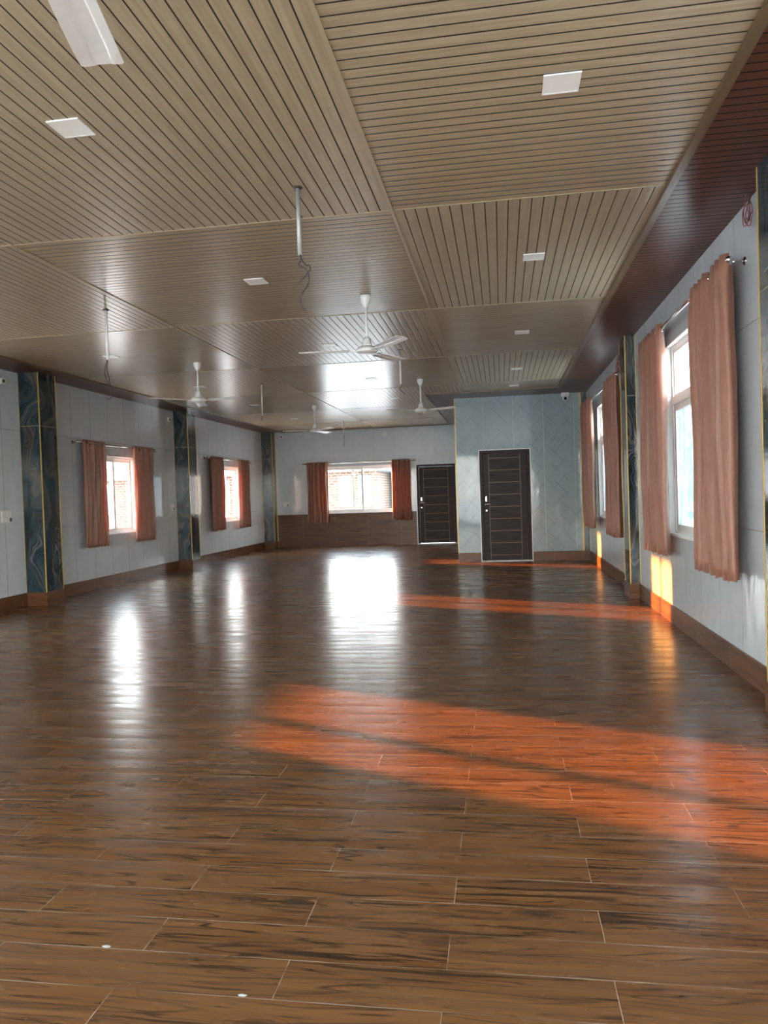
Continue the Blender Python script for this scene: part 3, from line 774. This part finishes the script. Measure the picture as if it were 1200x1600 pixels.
def board(axis, wallc, inward, u, z, w, h, lb, ns):
    o = thing('switchboard', lb, 'switch', ((wallc, u, z) if axis == 0 else (u, wallc, z)), 0, 'white switch plates')
    def bx(d0, d1, a, b, c, d, bev=0):
        return bbox(min(inward*d0, inward*d1), max(inward*d0, inward*d1), a, b, c, d, bev) if axis == 0 else bbox(a, b, min(inward*d0, inward*d1), max(inward*d0, inward*d1), c, d, bev)
    obj('plate', bx(0, .012, -w/2, w/2, -h/2, h/2, .002), M['plastic'], o)
    for r_ in (-1, 1):
        for i in range(ns):
            c = -w/2+w*(i+.5)/ns
            obj('rocker' if r_ > 0 or i < ns-1 else 'socket', bx(.012, .016, c-w/ns*.36, c+w/ns*.36, r_*h/4-h*.16, r_*h/4+h*.16), M['plastic'] if (r_ > 0 or i < ns-1) else M['darkmetal'], o)
board(0, XL, 1, 8.60, 1.17, .19, .15, 'white switchboard with two rows of switches left of the first marble pillar', 4)
board(0, XL, 1, 13.43, 1.19, .13, .13, 'white switchboard on the left wall just before the middle marble pillar', 3)
board(1, YB, -1, -5.60, 1.14, .16, .12, 'white switchboard on the back wall left of the curtained window', 3)
def socket(axis, wallc, inward, u, z, lb):
    o = thing('round_socket', lb, 'socket', ((wallc, u, z) if axis == 0 else (u, wallc, z)), 0, 'small round white wall fittings')
    P = (lambda d: (inward*d, 0, 0)) if axis == 0 else (lambda d: (0, inward*d, 0))
    bm = bmesh.new(); tube(bm, [P(0), P(.015), P(.035)], .042, 20); obj('rim', bm, M['plastic'], o)
    bm = bmesh.new(); tube(bm, [P(.035), P(.04)], .022, 16); obj('opening', bm, M['black'], o)
socket(0, XL, 1, 8.62, 2.87, 'small round white fitting high on the wall left of the first marble pillar')
socket(0, XL, 1, 13.40, 2.84, 'small round white fitting high on the left wall before the middle pillar')
socket(1, YB, -1, -5.66, 2.90, 'small round white fitting high on the back wall near the left corner')
o = thing('junction_box', 'small white square box high on the back wall above the window', 'box', (-2.93, YB, 2.87))
obj('body', bbox(-.045, .045, -.02, 0, -.045, .045, .004), M['plastic'], o); obj('cover', bbox(-.03, .03, -.024, -.02, -.03, .03), M['plastic'], o)
def bundle(x, y, z, lb, s=1.0, seed=1):
    o = thing('wire_bundle', lb, 'wires', (x, y, z), 0, 'loose wire coils on the right wall')
    rnd = random.Random(seed)
    for q in range(4):
        r = .055*s*(1+.25*rnd.random()); cy_, cz_ = rnd.uniform(-.02, .02), -.10*s+rnd.uniform(-.02, .02)
        pts = [(-.02-.01*q, 0, .05)]
        for k2 in range(15):
            t = PI/2+2*PI*k2/14
            pts.append((-.03-.008*q+rnd.uniform(-.004, .004), cy_+r*math.cos(t)*1.2, cz_+r*1.3*math.sin(t)))
        bm = bmesh.new(); tube(bm, spline(pts, 3), .003, 6); obj('coil', bm, M['redwire'] if q % 2 else M['wire'], o, True)
    bm = bmesh.new(); tube(bm, spline([(-.01, .0, .16*s), (-.02, .01, .06*s), (-.03, 0, -.01)], 4), .005, 6); obj('lead', bm, M['wire'], o, True)
bundle(XR, 4.86, 2.985, 'coil of loose dark red wires hanging on the right wall beside the nearest marble pillar', .75, 1)
bundle(PX_R, 9.2, 2.78, 'tangle of dark wires on the gold edged pillar between the right windows', .9, 5)

# little plaster crumbs left on the floor joints
for i, (x, y, s, lb) in enumerate([(-1.17, 2.0, .009, 'white plaster crumb on a floor joint at the lower left'), (-.70, 1.835, .008, 'white plaster crumb on the lowest floor joint, left of centre')]):
    bm = bmesh.new(); bmesh.ops.create_icosphere(bm, subdivisions=2, radius=s)
    for v in bm.verts: v.co.x *= 1.5+.4*math.sin(v.co.y*900); v.co.z = max(-.001, v.co.z*.25); v.co.y *= .6
    tag(obj('plaster_crumb', bm, M['plaster'], loc=(x, y, .001)), lb, 'crumb', 'plaster crumbs')

# ------------------------------------------------------------------ outside
bm = bmesh.new(); box(bm, -160, 160, -120, 200, -.6, -.14); struct('ground', bm, M['ground'])
def house(loc, w, d, h, lb, wins, wallm, roofm, fascia=.35):
    o = thing('house', lb, 'building', loc)
    obj('wall', bbox(0, w, 0, d, 0, h), wallm, o)
    bm = bmesh.new(); box(bm, -.5, w+.5, -.7, d+.5, h, h+fascia)
    v = [bm.verts.new(p) for p in ((-.5, -.7, h+fascia), (w+.5, -.7, h+fascia), (w+.5, d/2, h+fascia+1.2), (-.5, d/2, h+fascia+1.2), (-.5, d+.5, h+fascia), (w+.5, d+.5, h+fascia))]
    bm.faces.new((v[0], v[1], v[2], v[3])); bm.faces.new((v[3], v[2], v[5], v[4])); bm.faces.new((v[0], v[3], v[4])); bm.faces.new((v[1], v[5], v[2]))
    obj('roof', bm, roofm, o)
    for (x, z, ww, hh) in wins:
        bm = bmesh.new(); rect_frame(bm, 1, -.06, .02, x, x+ww, z, z+hh, .09); fr = obj('window_frame', bm, M['white'], o)
        bm = bmesh.new(); box(bm, x+.09, x+ww-.09, -.03, -.01, z+.09, z+hh-.09); obj('pane', bm, M['paleblue'], fr)
    return o
house((-26, 42, -.14), 19.1, 8, 2.85, 'low brick house with narrow white framed windows seen through the back window',
      [(x, .85, .75, 1.75) for x in (16.85, 18.0, 14.4, 12.0, 9.6, 7.2, 4.8, 2.4)], M['brick'], M['sheet'])
house((-5.9, 46, -.14), 5, 7, 2.75, 'pale blue shed beside the brick house, seen through the back window', [(.4, .7, 3.6, 1.7)], M['paleblue'], M['sheet'])
house((24, 44, -.14), 14, 9, 3.0, 'pale rendered building far off, seen through the right windows', [(2, 1, 1.2, 1.2), (6, 1, 1.2, 1.2)], M['render'], M['sheet'])
house((16, 66, -.14), 9, 8, 4.6, 'taller pale building standing beyond the field to the right', [(1.5, 1.5, 1.2, 1.2), (5, 1.5, 1.2, 1.2)], M['render'], M['sheet'])
def hill(pts, name, lb):
    bm = bmesh.new(); a = []; 
    for x, y, h in pts: a.append((bm.verts.new((x, y, -.2)), bm.verts.new((x*.93, y*.93, h*.6)), bm.verts.new((x, y, h)), bm.verts.new((x*1.2, y*1.2, -.2)), bm.verts.new((x*.8, y*.8, -.2))))
    for p, q in zip(a, a[1:]):
        bm.faces.new((p[4], q[4], q[1], p[1])); bm.faces.new((p[1], q[1], q[2], p[2])); bm.faces.new((p[2], q[2], q[3], p[3]))
    o = obj(name, bm, M['hill'], smooth=True); o['kind'] = 'structure'
hill([(60+math.sin(i)*3+math.cos(i*.5)*0, -70+i*14, 6+4*math.sin(i*1.3)+2*math.sin(i*2.9)) for i in range(18)], 'hills', '')
bm = bmesh.new(); box(bm, 8, 52, -60, 42, -.14, -.10); struct('field', bm, M['grass'])
